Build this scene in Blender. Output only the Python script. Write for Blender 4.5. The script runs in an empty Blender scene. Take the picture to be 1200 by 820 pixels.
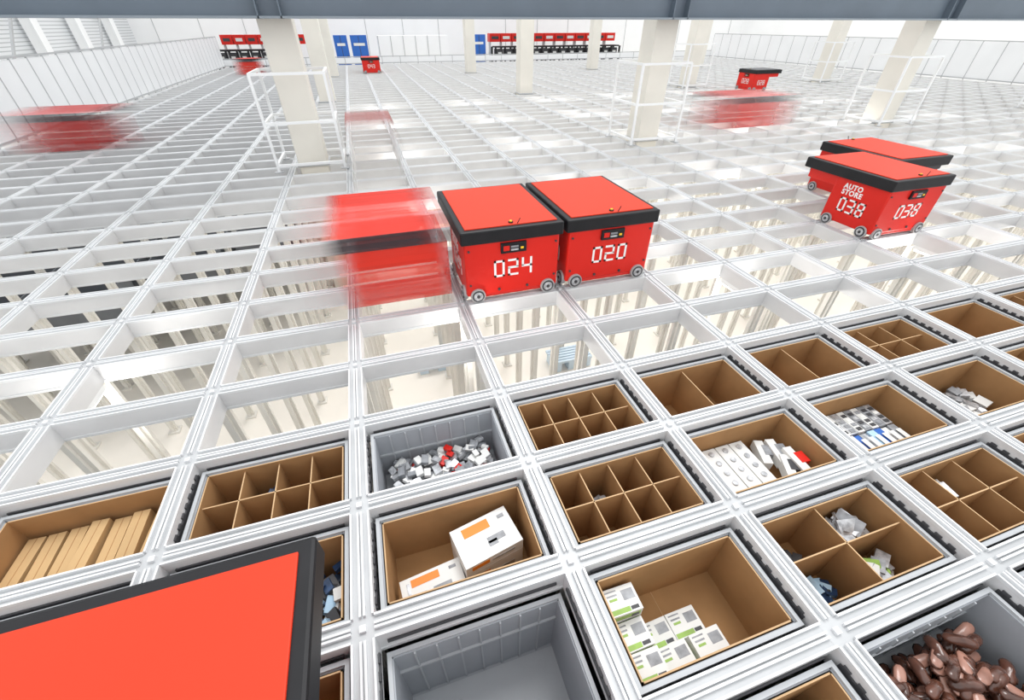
import bpy, math, random
from mathutils import Vector, Matrix
random.seed(7)
H=1.5
PX,PY=0.4745*H,0.3015*H
OX,OY=-0.2*H,0.412*H
def GX(i): return OX+PX*i
def GY(j): return OY+PY*j
FLOOR=-1.8
sc=bpy.context.scene
sc.view_settings.view_transform='Standard'
sc.view_settings.look='None'

# ---------------------------------------------------------------- materials
def mat(name,col,rough=0.5,metal=0.0,var=0.06,scale=6.0,bump=0.0,coat=0.0,emit=0,spec=0.5):
    m=bpy.data.materials.new(name); m.use_nodes=True
    nt=m.node_tree; b=nt.nodes['Principled BSDF']
    tc=nt.nodes.new('ShaderNodeTexCoord'); nz=nt.nodes.new('ShaderNodeTexNoise')
    nz.inputs['Scale'].default_value=scale; nz.inputs['Detail'].default_value=3
    nt.links.new(tc.outputs['Object'],nz.inputs['Vector'])
    rp=nt.nodes.new('ShaderNodeValToRGB')
    rp.color_ramp.elements[0].position=0.3; rp.color_ramp.elements[1].position=0.7
    rp.color_ramp.elements[0].color=[c*(1-var) for c in col]+[1]
    rp.color_ramp.elements[1].color=[min(1,c*(1+var)) for c in col]+[1]
    nt.links.new(nz.outputs['Fac'],rp.inputs['Fac'])
    nt.links.new(rp.outputs['Color'],b.inputs['Base Color'])
    b.inputs['Roughness'].default_value=rough; b.inputs['Metallic'].default_value=metal
    b.inputs['Coat Weight'].default_value=coat; b.inputs['Specular IOR Level'].default_value=spec
    if bump:
        bp=nt.nodes.new('ShaderNodeBump'); bp.inputs['Strength'].default_value=bump
        nt.links.new(nz.outputs['Fac'],bp.inputs['Height']); nt.links.new(bp.outputs['Normal'],b.inputs['Normal'])
    if emit:
        b.inputs['Emission Color'].default_value=(*col,1); b.inputs['Emission Strength'].default_value=emit
    return m
def wave_mat(name,c1,c2,scale,axis='X',rough=0.5):
    m=bpy.data.materials.new(name); m.use_nodes=True
    nt=m.node_tree; b=nt.nodes['Principled BSDF']
    tc=nt.nodes.new('ShaderNodeTexCoord'); w=nt.nodes.new('ShaderNodeTexWave')
    w.bands_direction=axis; w.inputs['Scale'].default_value=scale
    nt.links.new(tc.outputs['Object'],w.inputs['Vector'])
    rp=nt.nodes.new('ShaderNodeValToRGB')
    rp.color_ramp.elements[0].color=(*c1,1); rp.color_ramp.elements[1].color=(*c2,1)
    rp.color_ramp.elements[0].position=0.0; rp.color_ramp.elements[1].position=0.25
    nt.links.new(w.outputs['Fac'],rp.inputs['Fac']); nt.links.new(rp.outputs['Color'],b.inputs['Base Color'])
    b.inputs['Roughness'].default_value=rough
    return m
M={}
M['alu']=mat('aluminium_rail',(.77,.78,.79),.42,.2,.05,3)
M['groove']=mat('rail_groove',(.52,.53,.54),.5,.2,.08,5)
M['side']=mat('rail_side',(.72,.72,.725),.5,.15,.05,4)
M['post']=mat('post_aluminium',(.84,.815,.76),.5,.05,.05,4)
M['floor']=mat('floor_screed',(.94,.89,.81),.6,0,.03,.6)
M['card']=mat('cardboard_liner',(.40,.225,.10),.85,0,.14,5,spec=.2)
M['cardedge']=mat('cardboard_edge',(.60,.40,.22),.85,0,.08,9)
M['cardbox']=mat('cardboard_carton',(.56,.37,.18),.8,0,.08,5)
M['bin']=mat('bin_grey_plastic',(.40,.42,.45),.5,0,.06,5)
M['binshade']=mat('bin_grey_painted_shade',(.16,.17,.185),.6,0,.1,3)  # darker copy of the bin grey, far-left shade painted into the colour
M['rim']=mat('bin_rim_plastic',(.50,.52,.54),.45,0,.05,5)
M['red']=mat('red_lacquer',(.68,.018,.010),.4,0,.03,2,spec=.3)
M['redtop']=mat('red_lid_lacquer',(.70,.043,.014),.5,0,.03,2,spec=.25)
M['black']=mat('black_plastic',(.012,.012,.014),.45,0,.2,8,spec=.3)
M['dark']=mat('dark_grey_metal',(.05,.05,.055),.5,.2,.1,8)
M['guide']=mat('guide_dark_plastic',(.05,.05,.055),.5,0,.1,8)
M['white']=mat('white_print',(.88,.88,.87),.5,0,.03,8)
M['wheel']=mat('wheel_grey',(.42,.42,.42),.5,.1,.1,8)
M['pillar']=mat('pillar_cream_paint',(.80,.77,.70),.6,0,.04,2)
M['beam']=mat('beam_slate_paint',(.135,.17,.21),.5,.0,.06,2)
M['beaml']=mat('beam_flange_paint',(.25,.29,.33),.5,.1,.06,2)
M['wall']=mat('wall_white_paint',(.90,.91,.92),.7,0,.02,1)
M['fence']=mat('fence_white_panel',(.88,.89,.90),.5,0,.03,1)
M['seam']=mat('fence_frame_grey',(.50,.51,.52),.5,.3,.05,2)
M['blue']=mat('blue_paint',(.02,.13,.50),.45,0,.05,2)
M['paleblue']=mat('pale_blue_plastic',(.45,.66,.85),.4,0,.05,2)
M['palepallet']=mat('pale_grey_plastic',(.62,.74,.84),.4,0,.05,2)
M['orange']=mat('orange_print',(.85,.25,.02),.5,0,.05,8)
M['boxwhite']=mat('white_carton',(.78,.78,.76),.5,0,.04,8)
M['green']=mat('green_print',(.30,.48,.09),.5,0,.15,20)
M['grey']=mat('grey_print',(.28,.29,.31),.4,0,.3,30)
M['navy']=mat('navy_pack',(.02,.05,.12),.35,0,.5,30)
M['silver']=mat('silver_blister',(.50,.51,.53),.3,.4,.4,40)
M['brown']=mat('brown_shoe',(.11,.042,.026),.25,0,.5,18,coat=.4)
M['pink']=mat('pink_shoe',(.38,.19,.14),.3,0,.3,18,coat=.3)
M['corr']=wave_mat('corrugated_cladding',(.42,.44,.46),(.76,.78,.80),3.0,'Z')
M['yellow']=mat('yellow_lamp',(.95,.55,.02),.4)
M['filltube']=mat('added_fill_tube',(1,.98,.94),.5,emit=3)  # glowing strip of the fill lamps added below the grid

# ---------------------------------------------------------------- mesh builder
class MB:
    def __init__(s): s.v=[];s.f=[];s.m=[];s.names=[]
    def mi(s,n):
        if n not in s.names: s.names.append(n)
        return s.names.index(n)
    def box(s,x0,x1,y0,y1,z0,z1,m,rot=0,tilt=0,top=None,skip=()):
        c=Vector(((x0+x1)/2,(y0+y1)/2,(z0+z1)/2))
        R=Matrix.Rotation(rot,3,'Z')@Matrix.Rotation(tilt,3,'X') if (rot or tilt) else None
        b=len(s.v)
        for z in (z0,z1):
            for (x,y) in ((x0,y0),(x1,y0),(x1,y1),(x0,y1)):
                p=Vector((x,y,z))
                if R: p=c+R@(p-c)
                s.v.append(tuple(p))
        fs=[(0,3,2,1),(4,5,6,7),(0,1,5,4),(1,2,6,5),(2,3,7,6),(3,0,4,7)]
        k=s.mi(m); kt=s.mi(top) if top else k
        for n,f in enumerate(fs):
            if n in skip: continue
            s.f.append(tuple(b+i for i in f)); s.m.append(kt if n==1 else k)
    def cyl(s,c,axis,r,h,m,seg=16,cap=None):
        b=len(s.v); c=Vector(c)
        ax={'X':(Vector((0,1,0)),Vector((0,0,1)),Vector((1,0,0))),
            'Y':(Vector((0,0,1)),Vector((1,0,0)),Vector((0,1,0))),
            'Z':(Vector((1,0,0)),Vector((0,1,0)),Vector((0,0,1)))}[axis]
        for t in (-h/2,h/2):
            for k in range(seg):
                a=2*math.pi*k/seg
                s.v.append(tuple(c+ax[0]*r*math.cos(a)+ax[1]*r*math.sin(a)+ax[2]*t))
        k=s.mi(m); kc=s.mi(cap) if cap else k
        for q in range(seg):
            n=(q+1)%seg
            s.f.append((b+q,b+n,b+seg+n,b+seg+q)); s.m.append(k)
        s.f.append(tuple(b+q for q in reversed(range(seg)))); s.m.append(kc)
        s.f.append(tuple(b+seg+q for q in range(seg))); s.m.append(kc)
    def bar(s,p,q,t,m):
        p=Vector(p);q=Vector(q);d=(q-p).normalized()
        u=d.cross(Vector((0,0,1)))
        if u.length<.01: u=Vector((1,0,0))
        u.normalize(); w=d.cross(u)
        b=len(s.v)
        for e in (p,q):
            for a,c in ((-1,-1),(1,-1),(1,1),(-1,1)):
                s.v.append(tuple(e+u*a*t/2+w*c*t/2))
        k=s.mi(m)
        for f in [(0,3,2,1),(4,5,6,7),(0,1,5,4),(1,2,6,5),(2,3,7,6),(3,0,4,7)]:
            s.f.append(tuple(b+i for i in f)); s.m.append(k)
    def ell(s,c,r,m,rot=0,seg=14,rings=8,tilt=0,m2=None):
        b=len(s.v); c=Vector(c); R=Matrix.Rotation(rot,3,'Z')@Matrix.Rotation(tilt,3,'Y'); k=s.mi(m); k2=s.mi(m2) if m2 else k
        for i in range(rings+1):
            ph=math.pi*i/rings
            for j in range(seg):
                th=2*math.pi*j/seg
                x,y,z=math.sin(ph)*math.cos(th),math.sin(ph)*math.sin(th),math.cos(ph)
                w=1-.22*math.cos(x*2.6)   # waist of a shoe
                if z<0: z*=.45
                if x<-.1 and z>0: z*=.75
                s.v.append(tuple(c+R@Vector((x*r[0],y*r[1]*w*1.15,z*r[2]))))
        for i in range(rings):
            for j in range(seg):
                n=(j+1)%seg
                s.f.append((b+i*seg+j,b+(i+1)*seg+j,b+(i+1)*seg+n,b+i*seg+n)); s.m.append(k2 if i>4 else k)
    def obj(s,name,loc=(0,0,0),rot=0,bevel=0,parent=None,smooth=False):
        me=bpy.data.meshes.new(name); me.from_pydata(s.v,[],s.f)
        for n in s.names: me.materials.append(M[n] if isinstance(n,str) else n)
        me.polygons.foreach_set('material_index',s.m)
        if smooth: me.polygons.foreach_set('use_smooth',[True]*len(s.f))
        me.update()
        o=bpy.data.objects.new(name,me); sc.collection.objects.link(o)
        o.location=loc; o.rotation_euler=(0,0,rot)
        if bevel:
            b=o.modifiers.new('bevel','BEVEL'); b.width=bevel; b.segments=2; b.limit_method='ANGLE'
        if parent: o.parent=parent
        return o

# ---------------------------------------------------------------- grid
I0,I1=-7,28; J0,J1=-5,53
HW=.036
g=MB()
XA,XB=GX(I0)-HW,GX(I1)+HW; YA,YB=GY(J0)-HW,GY(J1)+HW
for j in range(J0,J1+1):
    y=GY(j); g.box(XA,XB,y-HW+.001,y+HW-.001,-.110,-.0145,'side',top='groove')
    g.box(XA,XB,y-HW-.003,y+HW+.003,-.115,-.100,'alu')
for i in range(I0,I1+1):
    x=GX(i); g.box(x-HW,x+HW,YA,YB,-.112,-.0140,'side',top='groove')
RID=((-.0325,.0035),(-.0065,.0035),(.0065,.0035),(.0325,.0035))
for i in range(I0,I1+1):
    x=GX(i)
    for j in range(J0,J1+1):
        y=GY(j)
        if j<J1:
            a,b=y+HW,GY(j+1)-HW
            for o,w in RID:
                g.box(x+o-w,x+o+w,a,b,-.0141,0,'alu',skip=(0,))
        if i<I1:
            a,b=x+HW,GX(i+1)-HW
            for o,w in RID:
                g.box(a,b,y+o-w,y+o+w,-.0146,-.0005,'alu',skip=(0,))
        g.box(x-.010,x+.010,y-.010,y+.010,-.0141,-.001,'alu',skip=(0,))
grid=g.obj('storage_grid')
g=MB()
for i in range(I0,I1+1):
    for j in range(J0,J1+1):
        x,y=GX(i),GY(j)
        g.box(x-.032,x+.032,y-.013,y+.013,FLOOR,-.10,'post',skip=(0,1))
        g.box(x-.013,x+.013,y-.032,y+.032,FLOOR,-.10,'post',skip=(0,1))
        g.box(x-.05,x+.05,y-.05,y+.05,FLOOR,FLOOR+.02,'post',skip=(0,))
g.obj('posts',parent=grid)
g=MB()
for i in range(-7,12):
    for j in range(-4,2):
        xa,xb,ya,yb=GX(i)+HW,GX(i+1)-HW,GY(j)+HW,GY(j+1)-HW
        for (p,q) in ((xa,xa+.006),(xb-.006,xb)):
            g.box(p,q,ya+.03,yb-.03,-.062,-.044,'guide')
            n=7
            for k in range(n):
                yy=ya+.05+(yb-ya-.10)*k/(n-1); g.box(p,q,yy-.012,yy+.012,-.046,-.032,'guide')
        for (p,q) in ((ya,ya+.006),(yb-.006,yb)):
            g.box(xa+.03,xb-.03,p,q,-.062,-.048,'guide')
g.obj('bin_guides',parent=grid)
for a in range(8):  # fill lamps added under the rails to brighten floor and posts
    for b in range(5):
        if a<2 and b>0: continue
        i=-5+3*a; j=3+5*b; x=GX(i); y=(GY(j)+GY(j+1))/2
        mb=MB(); mb.box(x-.03,x+.03,y-.17,y+.17,-.15,-.113,'fence'); mb.box(x-.014,x+.014,y-.16,y+.16,-.17,-.151,'filltube')
        root=mb.obj('added_fill_lamp',parent=grid)
        l=bpy.data.lights.new('added_fill_light','POINT'); l.energy=7.5; l.shadow_soft_size=.05; l.color=(1,.97,.92)
        o=bpy.data.objects.new('added_fill_light',l); sc.collection.objects.link(o); o.location=(x,y,-.26); o.parent=root

# ---------------------------------------------------------------- bins
BW,BD,BH=.305,.176,.31
def bin_mesh(mb,cx,cy,zt,liner=None,simple=False,BH=BH,mm='bin'):
    z0=zt-BH; t=.010
    mb.box(cx-BW,cx+BW,cy-BD,cy+BD,z0,z0+.01,mm)
    if simple:
        for a in ((cx-BW,cx-BW+t,cy-BD,cy+BD),(cx+BW-t,cx+BW,cy-BD,cy+BD),(cx-BW,cx+BW,cy-BD,cy-BD+t),(cx-BW,cx+BW,cy+BD-t,cy+BD)):
            mb.box(*a,z0,zt,mm)
    else:
        W=BW-.008; D=BD-.008
        for a in ((cx-W,cx-W+t,cy-D,cy+D),(cx+W-t,cx+W,cy-D,cy+D),(cx-W,cx+W,cy-D,cy-D+t),(cx-W,cx+W,cy+D-t,cy+D)):
            mb.box(*a,z0,zt-.012,'bin')
        r=.014
        for a in ((cx-BW,cx-BW+r,cy-BD,cy+BD),(cx+BW-r,cx+BW,cy-BD,cy+BD),(cx-BW+r,cx+BW-r,cy-BD,cy-BD+r),(cx-BW+r,cx+BW-r,cy+BD-r,cy+BD)):
            mb.box(*a,zt-.016,zt,'rim')
        n=8
        for k in range(n+1):
            x=cx-BW+.012+(2*BW-.024)*k/n
            for yy in (cy-BD,cy+BD-.008):
                mb.box(x-.004,x+.004,yy,yy+.008,z0,zt-.016,'bin')
            if not liner:
                mb.box(x-.003,x+.003,cy+D-t-.006,cy+D-t,z0,zt-.016,'rim')
        if not liner:
            mb.box(cx-W+t,cx+W-t,cy+D-t-.008,cy+D-t,zt-.15,zt-.14,'rim')
            mb.box(cx-W+t,cx+W-t,cy-D+t,cy+D-t-.01,z0+.01,z0+.012,'rim')
        for zz in (zt-.10,zt-.19,zt-.28):
            for a in ((cx-BW,cx+BW,cy-BD,cy-BD+.008),(cx-BW,cx+BW,cy+BD-.008,cy+BD),(cx-BW,cx-BW+.008,cy-BD,cy+BD),(cx+BW-.008,cx+BW,cy-BD,cy+BD)):
                mb.box(*a,zz,zz+.008,'bin')
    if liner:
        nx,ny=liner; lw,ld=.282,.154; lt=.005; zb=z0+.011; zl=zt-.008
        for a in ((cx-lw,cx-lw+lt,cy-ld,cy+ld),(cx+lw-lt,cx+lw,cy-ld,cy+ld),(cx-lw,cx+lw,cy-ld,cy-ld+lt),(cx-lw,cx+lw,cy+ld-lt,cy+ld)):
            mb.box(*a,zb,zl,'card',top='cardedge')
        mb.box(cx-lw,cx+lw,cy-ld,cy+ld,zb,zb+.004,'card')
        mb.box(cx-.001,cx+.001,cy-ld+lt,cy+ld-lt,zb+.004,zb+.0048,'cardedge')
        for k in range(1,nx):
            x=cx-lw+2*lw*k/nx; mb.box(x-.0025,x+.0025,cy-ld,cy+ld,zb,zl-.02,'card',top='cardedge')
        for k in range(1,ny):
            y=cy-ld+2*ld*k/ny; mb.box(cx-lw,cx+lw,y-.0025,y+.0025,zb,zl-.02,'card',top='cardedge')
ZT=-.052
liners={(0,0):(1,1),(1,-1):(1,1),(2,-1):(2,2),(3,-1):(3,2),(1,-2):(1,1),(1,0):(4,2),(2,0):(1,1),(3,0):(1,1),(4,0):(1,1),
 (1,1):(4,2),(2,1):(2,1),(3,1):(2,1),(4,1):(3,2),(5,1):(1,1),(-1,1):(4,2),(-1,0):(1,1),(-2,1):(1,1),(-2,0):(1,1)}
greys=[(0,1),(2,-2),(0,-1)]
def cc(i,j): return (GX(i)+GX(i+1))/2,(GY(j)+GY(j+1))/2
for i in range(-4,9):
    for j in range(-3,2):
        mb=MB(); cx,cy=cc(i,j)
        if (i,j) in greys: L=None
        else: L=liners.get((i,j),random.choice([(1,1),(2,1),(4,2),(2,2)]))
        deep=(i,j)==(0,-1)
        bin_mesh(mb,0,0,0,L,BH=.44 if deep else .31)
        zt=-.115 if deep else ZT
        mb.obj('storage_bin',(cx,cy,zt))
mb=MB()
for i in range(-7,12):
    for j in range(-5,2):
        cx,cy=cc(i,j)
        n0=1 if (i,j)!=(0,-1) else 2
        if not(-4<=i<9 and -3<=j<2): n0=0
        for k in range(n0,5):
            zt=ZT-.315*k
            if zt-BH<FLOOR: continue
            bin_mesh(mb,cx,cy,zt,None,True)
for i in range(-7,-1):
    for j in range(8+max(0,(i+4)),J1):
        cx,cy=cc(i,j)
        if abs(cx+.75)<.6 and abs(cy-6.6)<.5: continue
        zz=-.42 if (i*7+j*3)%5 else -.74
        bin_mesh(mb,cx,cy,zz,None,True,mm='binshade')
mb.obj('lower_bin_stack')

ZB=ZT-BH+.016
def cell(i,j): 
    c=cc(i,j); return c[0],c[1]
cx,cy=cell(0,0); mb=MB()
def carton(mb,x,y,z,dx,dy,dz,rot,tilt=0,stripe='orange'):
    mb.box(x-dx/2,x+dx/2,y-dy/2,y+dy/2,z,z+dz,'boxwhite',rot,tilt)
    R=Matrix.Rotation(rot,3,'Z')@Matrix.Rotation(tilt,3,'X'); c=Vector((x,y,z+dz/2))
    def sub(lx,ly,sx,sy,m):
        p=c+R@Vector((lx,ly,dz/2+.0006))
        mb.box(p.x-sx/2,p.x+sx/2,p.y-sy/2,p.y+sy/2,p.z-.0008,p.z+.0008,m,rot,tilt)
    def fr(lx,lz,sx,sz,m):
        p=c+R@Vector((lx,-dy/2-.0006,lz))
        mb.box(p.x-sx/2,p.x+sx/2,p.y-.0008,p.y+.0008,p.z-sz/2,p.z+sz/2,m,rot,tilt)
    sub(-dx*.10,dy*.28,dx*.46,dy*.24,stripe); sub(dx*.14,-dy*.14,dx*.30,dy*.16,'grey'); sub(dx*.06,-dy*.22,dx*.16,dy*.14,'grey')
    sub(dx*.36,dy*.3,dx*.12,dy*.10,'grey'); sub(-dx*.38,-dy*.02,dx*.05,dy*.7,'silver'); sub(-dx*.14,-dy*.1,dx*.16,dy*.06,'silver')
    fr(-dx*.25,dz*.1,dx*.3,dz*.4,stripe); fr(dx*.15,0,dx*.4,dz*.25,'silver')
carton(mb,cx+.105,cy+.020,ZB,.25,.17,.150,.2)
carton(mb,cx+.105,cy+.020,ZB+.152,.25,.17,.06,.2)
carton(mb,cx-.130,cy-.07,ZB,.24,.125,.14,.12)
mb.obj('product_carton_pile',bevel=.002)
cx,cy=cell(1,-1); mb=MB()
def gcart(x,y,z,rot=0,tilt=0):
    dx,dy,dz=.122,.090,.055
    mb.box(x-dx/2,x+dx/2,y-dy/2,y+dy/2,z,z+dz,'boxwhite',rot,tilt)
    R=Matrix.Rotation(rot,3,'Z')
    def sub(lx,ly,sx,sy,m,e=.0006):
        p=Vector((x,y,0))+R@Vector((lx,ly,0)); mb.box(p.x-sx/2,p.x+sx/2,p.y-sy/2,p.y+sy/2,z+dz,z+dz+e,m,rot)
    sub(-.02,-.033,.075,.016,'green'); sub(.03,.012,.045,.034,'grey'); sub(-.03,.02,.04,.006,'grey'); sub(-.03,.006,.03,.008,'green')
    sub(-.03,.034,.045,.005,'grey'); sub(.035,-.033,.03,.012,'dark')
    if abs(rot)<.09:
        mb.box(x-dx/2+.006,x+dx/2-.006,y-dy/2-.001,y-dy/2,z+.012,z+dz-.014,'green',rot)
        mb.box(x-dx/2+.08,x+dx/2-.012,y-dy/2-.0015,y-dy/2,z+.012,z+dz-.02,'dark',rot)
        mb.box(x+dx/2,x+dx/2+.001,y-dy/2+.01,y+dy/2-.01,z+.015,z+dz-.02,'green',rot)
for (x,y,n) in ((-.205,.090,4),(-.205,-.005,3),(-.205,-.100,3),(-.075,-.100,2),(.045,.0,1),(.065,-.097,2),(-.08,-.003,1)):
    for k in range(n): gcart(cx+x+random.uniform(-.004,.004),cy+y,ZB+.058*k,random.uniform(-.04,.04))
mb.obj('green_carton_stack',bevel=.0015)
def scatter(name,i,j,n,mats,size,zmax,x0=-.26,x1=.26,y0=-.13,y1=.13,flat=.4):
    cx,cy=cell(i,j); mb=MB()
    for k in range(n):
        s=size*random.uniform(.7,1.2); x=cx+random.uniform(x0+s/2,x1-s/2); y=cy+random.uniform(y0+s/2,y1-s/2); z=ZB+s*.3+random.uniform(0.0,zmax)
        mb.box(x-s/2,x+s/2,y-s*.35,y+s*.35,z,z+s*flat,random.choice(mats),random.uniform(0,3.1),random.uniform(-.5,.5))
    return mb.obj(name,bevel=.001)
scatter('small_carton_pile',0,1,360,['boxwhite','boxwhite','silver','grey','silver','silver','grey','boxwhite','boxwhite','silver','grey','silver','grey','silver','grey','red'],.045,.12,y0=-.15,y1=.15)
scatter('blister_pack_pile',2,-1,70,['silver','grey','silver','silver'],.085,.15,.01,.25,.01,.14,.12)
scatter('snack_pack_pile',2,-1,50,['green','boxwhite','silver','grey','silver'],.06,.12,.02,.25,-.14,-.01,.25)
scatter('dark_pouch_pile',2,-1,30,['navy','dark','navy','paleblue'],.06,.05,-.26,-.02,-.14,-.01)
scatter('navy_pack_pile',2,-1,20,['dark','navy'],.05,.04,-.26,-.02,.01,.14)
scatter('navy_pouch_pile',-1,0,140,['navy','navy','dark','boxwhite','paleblue','dark','navy'],.055,.12,y0=-.14,y1=.14)
scatter('dark_sachet_pile',1,0,16,['dark','grey'],.05,.10,-.13,-.015,.01,.13)
scatter('dark_sachet_pile',-1,1,12,['navy','dark'],.05,.14,-.13,-.015,.01,.13)
scatter('mixed_pack_pile',4,0,110,['boxwhite','grey','boxwhite','silver','silver'],.06,.10)
scatter('mixed_pack_pile',1,-2,90,['boxwhite','silver','grey'],.07,.12)
scatter('paper_pack_pile',3,-1,10,['boxwhite','silver','dark'],.09,.16,-.08,.08,.02,.14)
cx,cy=cell(2,0); mb=MB()
for a in range(4):
    x=cx-.232+.082*a
    mb.box(x-.038,x+.038,cy-.145,cy+.14,ZB,ZB+.17,'boxwhite')
    for b in range(5):
        y=cy-.115+.056*b
        mb.cyl((x,y,ZB+.173),'Z',.014,.006,'silver',10)
    mb.box(x-.036,x-.004,cy-.147,cy-.145,ZB+.10,ZB+.165,'red')
    mb.box(x+.0,x+.036,cy-.1475,cy-.145,ZB+.06,ZB+.15,'navy')
    mb.box(x-.036,x+.036,cy-.144,cy-.120,ZB+.170,ZB+.1705,'red')
for k,(dx,dy,r) in enumerate(((.13,.05,1.2),(.19,.03,1.35),(.16,-.07,1.1),(.22,-.05,1.5))):
    z=ZB+.12+.012*k
    mb.box(cx+dx-.09,cx+dx+.05,cy+dy-.022,cy+dy+.022,z,z+.05,'boxwhite',r)
    mb.box(cx+dx-.02,cx+dx+.04,cy+dy-.023,cy+dy+.023,z+.01,z+.052,['grey','grey','dark','red'][k],r)
mb.obj('cup_sleeve_trays',bevel=.002)
cx,cy=cell(3,0); mb=MB(); 
for a in range(10):
    x=cx-.25+.048*a
    mb.box(x-.022,x+.022,cy+.0,cy+.14,ZB,ZB+.17,random.choice(['silver','grey','boxwhite']))
    mb.box(x-.022,x+.022,cy-.14,cy-.005,ZB,ZB+.15+random.uniform(0,.02),['red','boxwhite','paleblue','boxwhite','blue','silver','paleblue','blue','boxwhite','grey'][a])
    for b in range(4): mb.box(x-.015,x+.015,cy+.01+.03*b,cy+.03+.03*b,ZB+.171,ZB+.173,random.choice(['boxwhite','grey','dark','silver']))
    mb.box(x-.015,x+.015,cy-.11,cy-.04,ZB+.171,ZB+.173,'boxwhite')
mb.obj('boxed_pack_rows',bevel=.0015)
cx,cy=cell(-2,1); mb=MB()
for a in range(7):
    x=cx-.236+.077*a; r=random.uniform(-.05,.05); h=ZB+.185+random.uniform(-.02,.015)
    mb.box(x-.031,x+.031,cy-.13,cy+.13,ZB,h,'cardbox',r)
    mb.box(x-.0015,x+.0015,cy-.13,cy+.13,h,h+.0008,'card',r)
    mb.box(x-.020,x+.020,cy-.11,cy-.07,h,h+.0008,'boxwhite',r) if a in (1,4) else None
mb.obj('cardboard_carton_row',bevel=.005)
cx,cy=cell(2,-2); mb=MB()
for k in range(200):
    x=cx+random.uniform(-.23,.23); y=cy+random.uniform(-.11,.11); z=ZB+random.uniform(.03,.20)
    mb.ell((x,y,z),(.048,.020,.024),'brown',random.uniform(-.9,1.2),tilt=random.choice((0,0,math.pi))+random.uniform(-.4,.4),m2='pink')
mb.obj('slipper_pile',smooth=True)

# ---------------------------------------------------------------- robots
SEG={'0':'abcdef','2':'abged','3':'abgcd','4':'fgbc','8':'abcdefg','1':'bc','5':'afgcd'}
def digits(mb,txt,face,off,zc,w=.072,h=.118,t=.0145,gap=.024):
    n=len(txt); tot=n*w+(n-1)*gap
    def rect(u0,u1,v0,v1):
        if face=='F': mb.box(u0,u1,-.0025+off,off+.001,v0,v1,'white')
        if face=='L': mb.box(off-.0025,off+.001,.26-u1,.26-u0,v0,v1,'white')
        if face=='R': mb.box(off-.001,off+.0025,.26+u0,.26+u1,v0,v1,'white')
    for k,ch in enumerate(txt):
        u=-tot/2+k*(w+gap); z=zc-h/2
        s={'a':(u,u+w,z+h-t,z+h),'d':(u,u+w,z,z+t),'g':(u,u+w,z+h/2-t/2,z+h/2+t/2),
           'f':(u,u+t,z+h/2,z+h),'e':(u,u+t,z,z+h/2),'b':(u+w-t,u+w,z+h/2,z+h),'c':(u+w-t,u+w,z,z+h/2)}
        for q in SEG[ch]: rect(*s[q])
def robot(x,y,rot=0,num='024',name='storage_robot',top='redtop'):
    root=bpy.data.objects.new(name,None); sc.collection.objects.link(root)
    root.location=(x,y,0); root.rotation_euler=(0,0,rot)
    b=MB()
    W=.322
    b.box(-W,W,.0,.50,.045,.42,'red')
    b.box(-W+.09,W-.09,.004,.496,.022,.05,'red')
    b.obj('body',parent=root,bevel=.012)
    b=MB()
    b.box(-.343,.343,-.012,.852,.412,.500,'black')
    b.obj('lid_frame',parent=root,bevel=.01)
    b=MB(); b.box(-.306,.306,.025,.815,.498,.507,top); b.obj('lid_panel',parent=root,bevel=.003)
    b=MB()
    b.box(-.28,.28,.52,.83,.375,.42,'dark')
    for sx in (-1,1):
        b.box(sx*.29-.02,sx*.29+.02,.50,.80,.33,.42,'red')
        for yy in (.56,.77): b.cyl((sx*.22,yy,.352),'Z',.018,.05,'dark',10)
    b.box(-.2,.2,.6,.75,.345,.377,'dark')
    b.obj('lift_frame',parent=root,bevel=.004)
    b=MB()
    b.box(-.085,.085,-.016,.002,.335,.402,'black'); b.box(-.07,-.03,-.019,-.014,.352,.385,'red')
    b.box(-.02,.03,-.019,-.014,.350,.362,'silver'); b.box(.045,.065,-.019,-.014,.356,.370,'yellow')
    b.box(-.02,.03,-.019,-.014,.370,.382,'grey')
    for sx in (-1,1):
        b.cyl((sx*.295,-.002,.37),'Y',.008,.008,'dark',8); b.cyl((sx*.295,-.002,.13),'Y',.008,.008,'dark',8)
        b.cyl((sx*.10,-.003,.075),'Y',.010,.01,'dark',8)
    b.cyl((.0,.055,.510),'Z',.016,.008,'black',14); b.cyl((.0,.055,.516),'Z',.009,.010,'yellow',12)
    b.bar((.035,.03,.505),(.055,.03,.54),.004,'black')
    digits(b,num,'F',0,.225); digits(b,num,'L',-W,.205,w=.066,gap=.022); digits(b,num,'R',W,.205,w=.066,gap=.022)
    b.obj('markings',parent=root)
    for txt,zz in (('AUTO',.340),('STORE',.290)):
        c=bpy.data.curves.new('side_lettering','FONT'); c.body=txt; c.size=.058; c.extrude=.0012; c.offset=.002; c.space_character=1.15
        c.materials.append(M['white'])
        o=bpy.data.objects.new('side_lettering',c); sc.collection.objects.link(o); o.parent=root
        o.location=(-W-.0012,.40,zz); o.rotation_euler=(math.pi/2,0,-math.pi/2)
    b=MB()
    def wheel(c,ax):
        b.cyl(c,ax,.050,.026,'wheel',24); b.cyl(c,ax,.042,.030,'dark',20); b.cyl(c,ax,.031,.034,'silver',20); b.cyl(c,ax,.012,.042,'dark',10)
    for sx in (-1,1):
        for yy in (-.004,.504): wheel((sx*.25,yy,.050),'Y')
        for yy in (.075,.425): wheel((sx*(W+.002),yy,.050),'X')
    b.obj('wheels',parent=root)
    return root
def ccol(i): return (GX(i)+GX(i+1))/2
robot(ccol(1),1.612*H,0,'024')
robot(ccol(2),1.612*H,0,'020')
robot(ccol(6)+.01,1.60*H,0,'038')
robot(ccol(7),2.475*H,math.pi,'035')
robot(ccol(-1)+.010,.440*H-.852,0,'042')
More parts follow.
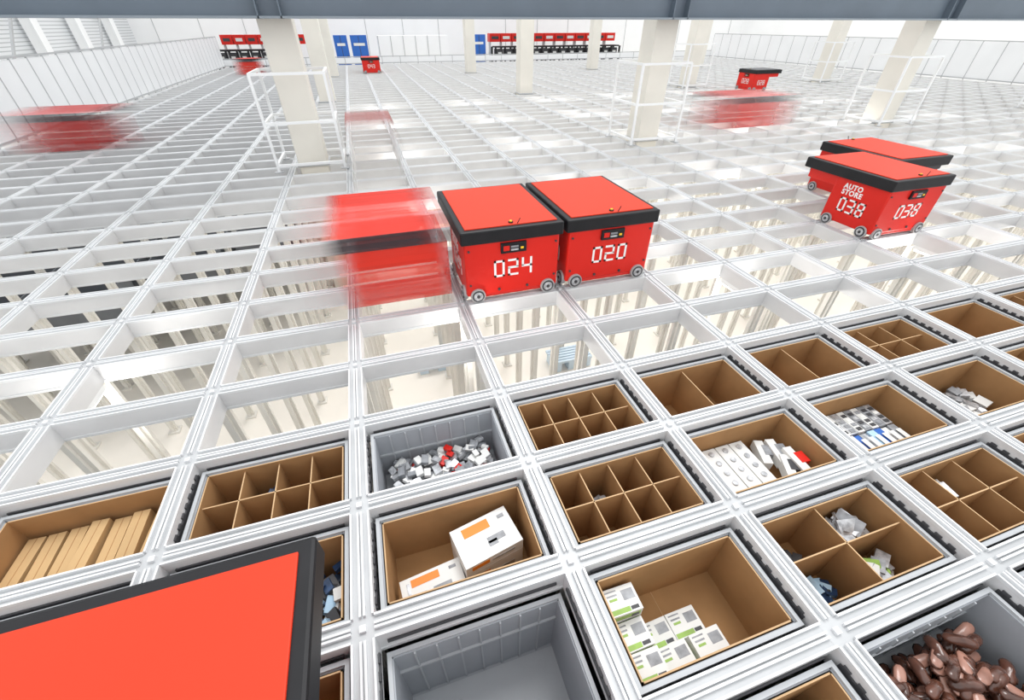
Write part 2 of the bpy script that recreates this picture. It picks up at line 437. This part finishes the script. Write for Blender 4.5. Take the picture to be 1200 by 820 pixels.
robot(7.0*H,7.6*H,-math.pi/2,'028',top='dark')
robot(.43*H,13.3*H,0,'043')

def smear_mat(name,col,axis,stops,rough=.5):
    m=bpy.data.materials.new(name); m.use_nodes=True
    nt=m.node_tree; b=nt.nodes['Principled BSDF']; out=nt.nodes['Material Output']
    b.inputs['Base Color'].default_value=(*col,1); b.inputs['Roughness'].default_value=rough
    b.inputs['Specular IOR Level'].default_value=.2
    tc=nt.nodes.new('ShaderNodeTexCoord'); sp=nt.nodes.new('ShaderNodeSeparateXYZ')
    nt.links.new(tc.outputs['Generated'],sp.inputs[0])
    rp=nt.nodes.new('ShaderNodeValToRGB'); e=rp.color_ramp; e.interpolation='LINEAR'
    e.elements[0].position=stops[0][0]; e.elements[0].color=(stops[0][1],)*3+(1,)
    e.elements[1].position=stops[-1][0]; e.elements[1].color=(stops[-1][1],)*3+(1,)
    for p,a in stops[1:-1]:
        q=e.elements.new(p); q.color=(a,a,a,1)
    nt.links.new(sp.outputs[axis],rp.inputs['Fac'])
    mp=nt.nodes.new('ShaderNodeMapping'); s=[14,14,14]; s[axis]=.6; mp.inputs['Scale'].default_value=s
    nt.links.new(tc.outputs['Generated'],mp.inputs['Vector'])
    nz=nt.nodes.new('ShaderNodeTexNoise'); nz.inputs['Scale'].default_value=1; nt.links.new(mp.outputs[0],nz.inputs['Vector'])
    mr=nt.nodes.new('ShaderNodeMapRange'); mr.inputs['From Min'].default_value=.3; mr.inputs['From Max'].default_value=.6; mr.inputs['To Min'].default_value=.82
    nt.links.new(nz.outputs['Fac'],mr.inputs['Value'])
    mu=nt.nodes.new('ShaderNodeMath'); mu.operation='MULTIPLY'
    nt.links.new(rp.outputs['Color'],mu.inputs[0]); nt.links.new(mr.outputs[0],mu.inputs[1])
    tr=nt.nodes.new('ShaderNodeBsdfTransparent'); mx=nt.nodes.new('ShaderNodeMixShader')
    nt.links.new(mu.outputs[0],mx.inputs['Fac']); nt.links.new(tr.outputs[0],mx.inputs[1]); nt.links.new(b.outputs[0],mx.inputs[2])
    nt.links.new(mx.outputs[0],out.inputs['Surface'])
    return m
def smear(x0,x1,y0,y1,axis,stops,red=(.66,.03,.015),band=(.03,.03,.035),body=None,bstops=None):
    k=len(M); r='sr%d'%k; bl='sb%d'%k; bo='so%d'%k
    M[r]=smear_mat('smeared_red_lid',red,axis,stops); M[bl]=smear_mat('smeared_black_band',band,axis,stops)
    M[bo]=smear_mat('smeared_body',body or red,axis,bstops or stops)
    b=MB(); ins=.03
    b.box(x0,x1,y0,y1,.412,.505,bl,top=r,skip=(0,))
    yb=y0+(y1-y0)*.6
    b.box(x0+ins,x1-ins,y0+.012,yb if axis==0 else y1-.01,.03,.411,bo,skip=(0,1))
    if axis==0:
        b.box(x0+ins+.25,x1-ins-.08,y0+.009,y0+.0115,.19,.205,'pinksmear',skip=(0,1))
        b.box(x0+ins+.25,x1-ins-.08,y0+.009,y0+.0115,.27,.285,'pinksmear',skip=(0,1))
    return b.obj('moving_storage_robot')
def sym(a): return [(0,0),(.38,a),(.68,a),(1,0)]
M['pinksmear']=smear_mat('smeared_digits',(.9,.45,.40),0,[(0,0),(.3,.3),(.8,.3),(1,0)])
smear(GX(0)-.30,GX(1)-.02,1.68*H,2.25*H,0,[(0,0),(.22,.12),(.34,.93),(.78,.96),(1,.25)],bstops=[(0,0),(.25,.06),(.40,.90),(.88,.95),(1,.45)])
smear(ccol(0)-.30,ccol(0)+.30,3.2*H,4.9*H,1,[(0,0),(.5,.15),(.72,.85),(.88,.8),(1,0)],(.30,.06,.05),(.65,.65,.65),(.75,.75,.75),[(0,0),(.3,.6),(.7,.8),(1,0)])
smear(-3.3*H,-2.25*H,5.5*H,6.1*H,0,sym(.8),(.48,.040,.035))
smear(3.75*H,5.1*H,4.5*H,5.1*H,0,sym(.72),(.62,.05,.04))
smear(-2.8*H,-2.1*H,13.6*H,14.1*H,0,sym(.9))

# ---------------------------------------------------------------- pillars, guards, beam
rows=[4.4,8.4,12.7]; cols=[-.5,2.87,6.32,9.77]
S=.18
for r,Y in enumerate(rows):
    for c,X in enumerate(cols):
        mb=MB(); mb.box(X*H-S,X*H+S,Y*H-S,Y*H+S,FLOOR,4.5,'pillar')
        mb.box(X*H-S-.02,X*H+S+.02,Y*H-S-.02,Y*H+S+.02,.0,.03,'seam')
        mb.obj('concrete_pillar',bevel=.012)
def guard(X,Y):
    mb=MB(); a,b=.40,.36
    cs=[(X-a,Y-b),(X+a,Y-b),(X+a,Y+b),(X-a,Y+b)]
    for k in range(4):
        p=cs[k]; q=cs[(k+1)%4]
        mb.bar((*p,0.001),(*p,1.05),.030,'fence')
        for z in (.08,.55,1.05): mb.bar((*p,z),(*q,z),.028,'fence')
        mb.box(p[0]-.05,p[0]+.05,p[1]-.05,p[1]+.05,0.001,.012,'seam')
    mb.obj('pillar_guard_rail')
for X in cols[:4]: guard(X*H,rows[0]*H)
for X in cols[2:]: guard(X*H,rows[1]*H)
mb=MB(); Yb=rows[0]*H-S-.005; z0=1.545
mb.box(-9.9,25.9,Yb-.16,Yb-.14,z0,z0+.55,'beam')
mb.box(-9.9,25.9,Yb-.26,Yb-.01,z0,z0+.022,'beaml'); mb.box(-9.9,25.9,Yb-.26,Yb-.01,z0+.55,z0+.575,'beam')
for X in cols:
    x=X*H
    mb.box(x-.12,x-.105,Yb-.26,Yb-.01,z0,z0+.55,'beam'); mb.box(x+.105,x+.12,Yb-.26,Yb-.01,z0,z0+.55,'beam')
mb.obj('steel_beam')

# ---------------------------------------------------------------- fences
def fence(name,p,q,n,h=1.07,brace=False):
    mb=MB(); p=Vector(p);q=Vector(q); d=(q-p)/n; al=abs((q-p).x)>abs((q-p).y)
    for k in range(n):
        a=p+d*k; b=p+d*(k+1)
        lo=(min(a.x,b.x),max(a.x,b.x),min(a.y,b.y),max(a.y,b.y))
        if al: mb.box(lo[0]+.012,lo[1]-.012,a.y-.008,a.y+.008,.03,h-.03,'fence')
        else: mb.box(a.x-.008,a.x+.008,lo[2]+.012,lo[3]-.012,.03,h-.03,'fence')
    for k in range(n+1):
        a=p+d*k; mb.box(a.x-.012,a.x+.012,a.y-.012,a.y+.012,0,h,'seam')
    mb.bar((p.x,p.y,h),(q.x,q.y,h),.03,'seam'); mb.bar((p.x,p.y,.05),(q.x,q.y,.05),.03,'seam')
    return mb.obj(name)
XL=-3.56*H; XR=GX(I1)+.08; YK=GY(J1)+.08
fence('safety_fence',(XL,-3,0),(XL,YK,0),56)
fence('safety_fence',(XR,-3,0),(XR,YK,0),40)
# ---------------------------------------------------------------- room shell
mb=MB(); mb.box(-10,26,-8,30,FLOOR-.1,FLOOR,'floor'); mb.obj('floor')
mb=MB(); mb.box(-10,26,30,30.2,FLOOR,6,'wall')
for k in range(18): mb.box(-9+2*k,-8.97+2*k,29.985,30,FLOOR,6,'seam')
mb.obj('wall_back')
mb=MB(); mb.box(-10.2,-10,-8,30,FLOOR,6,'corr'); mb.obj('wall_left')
mb=MB(); mb.box(26,26.2,-8,30,FLOOR,6,'wall'); mb.obj('wall_right')
for k in range(9):
    y=3+3.0*k
    mb=MB(); mb.box(-9.9,-9.6,y-.15,y+.15,FLOOR,6,'wall'); mb.box(-9.6,-9.58,y-.2,y+.2,FLOOR,6,'wall')
    mb.bar((-9.5,y,0),(-9.5,y+3.0,3),.06,'seam') if k%2 else None
    mb.obj('wall_column')

# ---------------------------------------------------------------- back service area
YS=16.8*H
def service(X0,X1,n,name):
    mb=MB(); x0,x1=X0*H,X1*H
    mb.box(x0,x1,YS,YS+.8,.10*H,.14*H,'black')
    mb.box(x0,x1,YS+.1,YS+.7,.36*H,.40*H,'black')
    for k in range(n+1):
        x=x0+(x1-x0)*k/n
        mb.box(x-.04,x+.04,YS,YS+.08,FLOOR,.38*H,'black'); mb.box(x-.04,x+.04,YS+.7,YS+.78,FLOOR,.38*H,'black')
    for k in range(n):
        x=x0+(x1-x0)*(k+.5)/n; w=(x1-x0)/n*.36
        mb.box(x-w,x+w,YS+.15,YS+.6,.14*H,.32*H,'dark')
        mb.box(x-w*.5,x+w*.5,YS+.12,YS+.15,.18*H,.24*H,'boxwhite')
    return mb.obj(name)
service(-3.8,-2.0,6,'service_rack'); service(4.7,9.4,14,'service_rack')
def signrow(X0,X1,n,name):
    mb=MB(); x0,x1=X0*H,X1*H
    for k in range(n):
        a=x0+(x1-x0)*k/n; b=x0+(x1-x0)*(k+1)/n
        mb.box(a+.02,b-.02,YS+1.2,YS+1.7,.50*H,.74*H,'red')
        mb.box(a+.12,b-.12,YS+1.19,YS+1.2,.58*H,.66*H,'boxwhite' if k%2 else 'dark')
        mb.box(a+.05,a+.1,YS+1.3,YS+1.6,FLOOR,.50*H,'seam')
    mb.obj(name)
signrow(-3.7,-.6,9,'spare_robot_rack'); signrow(4.7,9.6,12,'spare_robot_rack')
for (a,b) in ((-.45,-.05),(.05,.55),(4.0,4.45)):
    mb=MB(); mb.box(a*H,b*H,YS+.6,YS+1.0,FLOOR,.72*H,'blue'); mb.box(a*H+.12,b*H-.12,YS+.585,YS+.6,.45*H,.52*H,'boxwhite' ); mb.box(b*H-.1,b*H-.07,YS+.57,YS+.6,.1*H,.2*H,'dark')
    mb.box((a+b)/2*H-.01,(a+b)/2*H+.01,YS+.59,YS+.6,-.1,.70*H,'dark')
    mb.obj('blue_cabinet')
mb=MB()
mb.box(.9*H,3.2*H,YS+.9,YS+1.6,FLOOR,.70*H,'wall'); 
for k in range(6): mb.box((.9+.4*k)*H,(.92+.4*k)*H,YS+.88,YS+.9,-.1,.70*H,'seam')
mb.obj('white_partition')
fence('safety_fence',(XL,YK,0),(XR,YK,0),30,h=.30)

for (x,y,w,d,m) in ((.35,4.05,.55,.30,'palepallet'),(1.85,3.6,.5,.28,'palepallet')):
    mb=MB(); z=FLOOR
    for k in range(6): mb.box(x-w/2,x+w/2,y-d/2+d*k/6,y-d/2+d*k/6+d*.11,z+.12,z+.15,m)
    for k in (-1,0,1): mb.box(x+k*(w/2-.06)-.05,x+k*(w/2-.06)+.05,y-d/2,y+d/2-.04,z,z+.12,m)
    mb.obj('plastic_pallet')

# ---------------------------------------------------------------- light
w=bpy.data.worlds.new('hall_daylight'); sc.world=w; w.use_nodes=True
bg=w.node_tree.nodes['Background']; bg.inputs['Color'].default_value=(.965,.985,1,1); bg.inputs['Strength'].default_value=1.4
s=bpy.data.lights.new('roof_light','SUN'); s.energy=1.5; s.angle=math.radians(25); s.color=(1,.99,.98)
so=bpy.data.objects.new('roof_light',s); sc.collection.objects.link(so); so.rotation_euler=(math.radians(-22),math.radians(14),0)

# ---------------------------------------------------------------- camera
c=bpy.data.cameras.new('camera'); co=bpy.data.objects.new('camera',c); sc.collection.objects.link(co)
c.sensor_fit='HORIZONTAL'; c.sensor_width=36; c.lens=490/1200*36; c.clip_start=.02
co.location=(0,0,H)
co.rotation_euler=(math.radians(90-37.94),0,math.radians(-17.43))
sc.camera=co
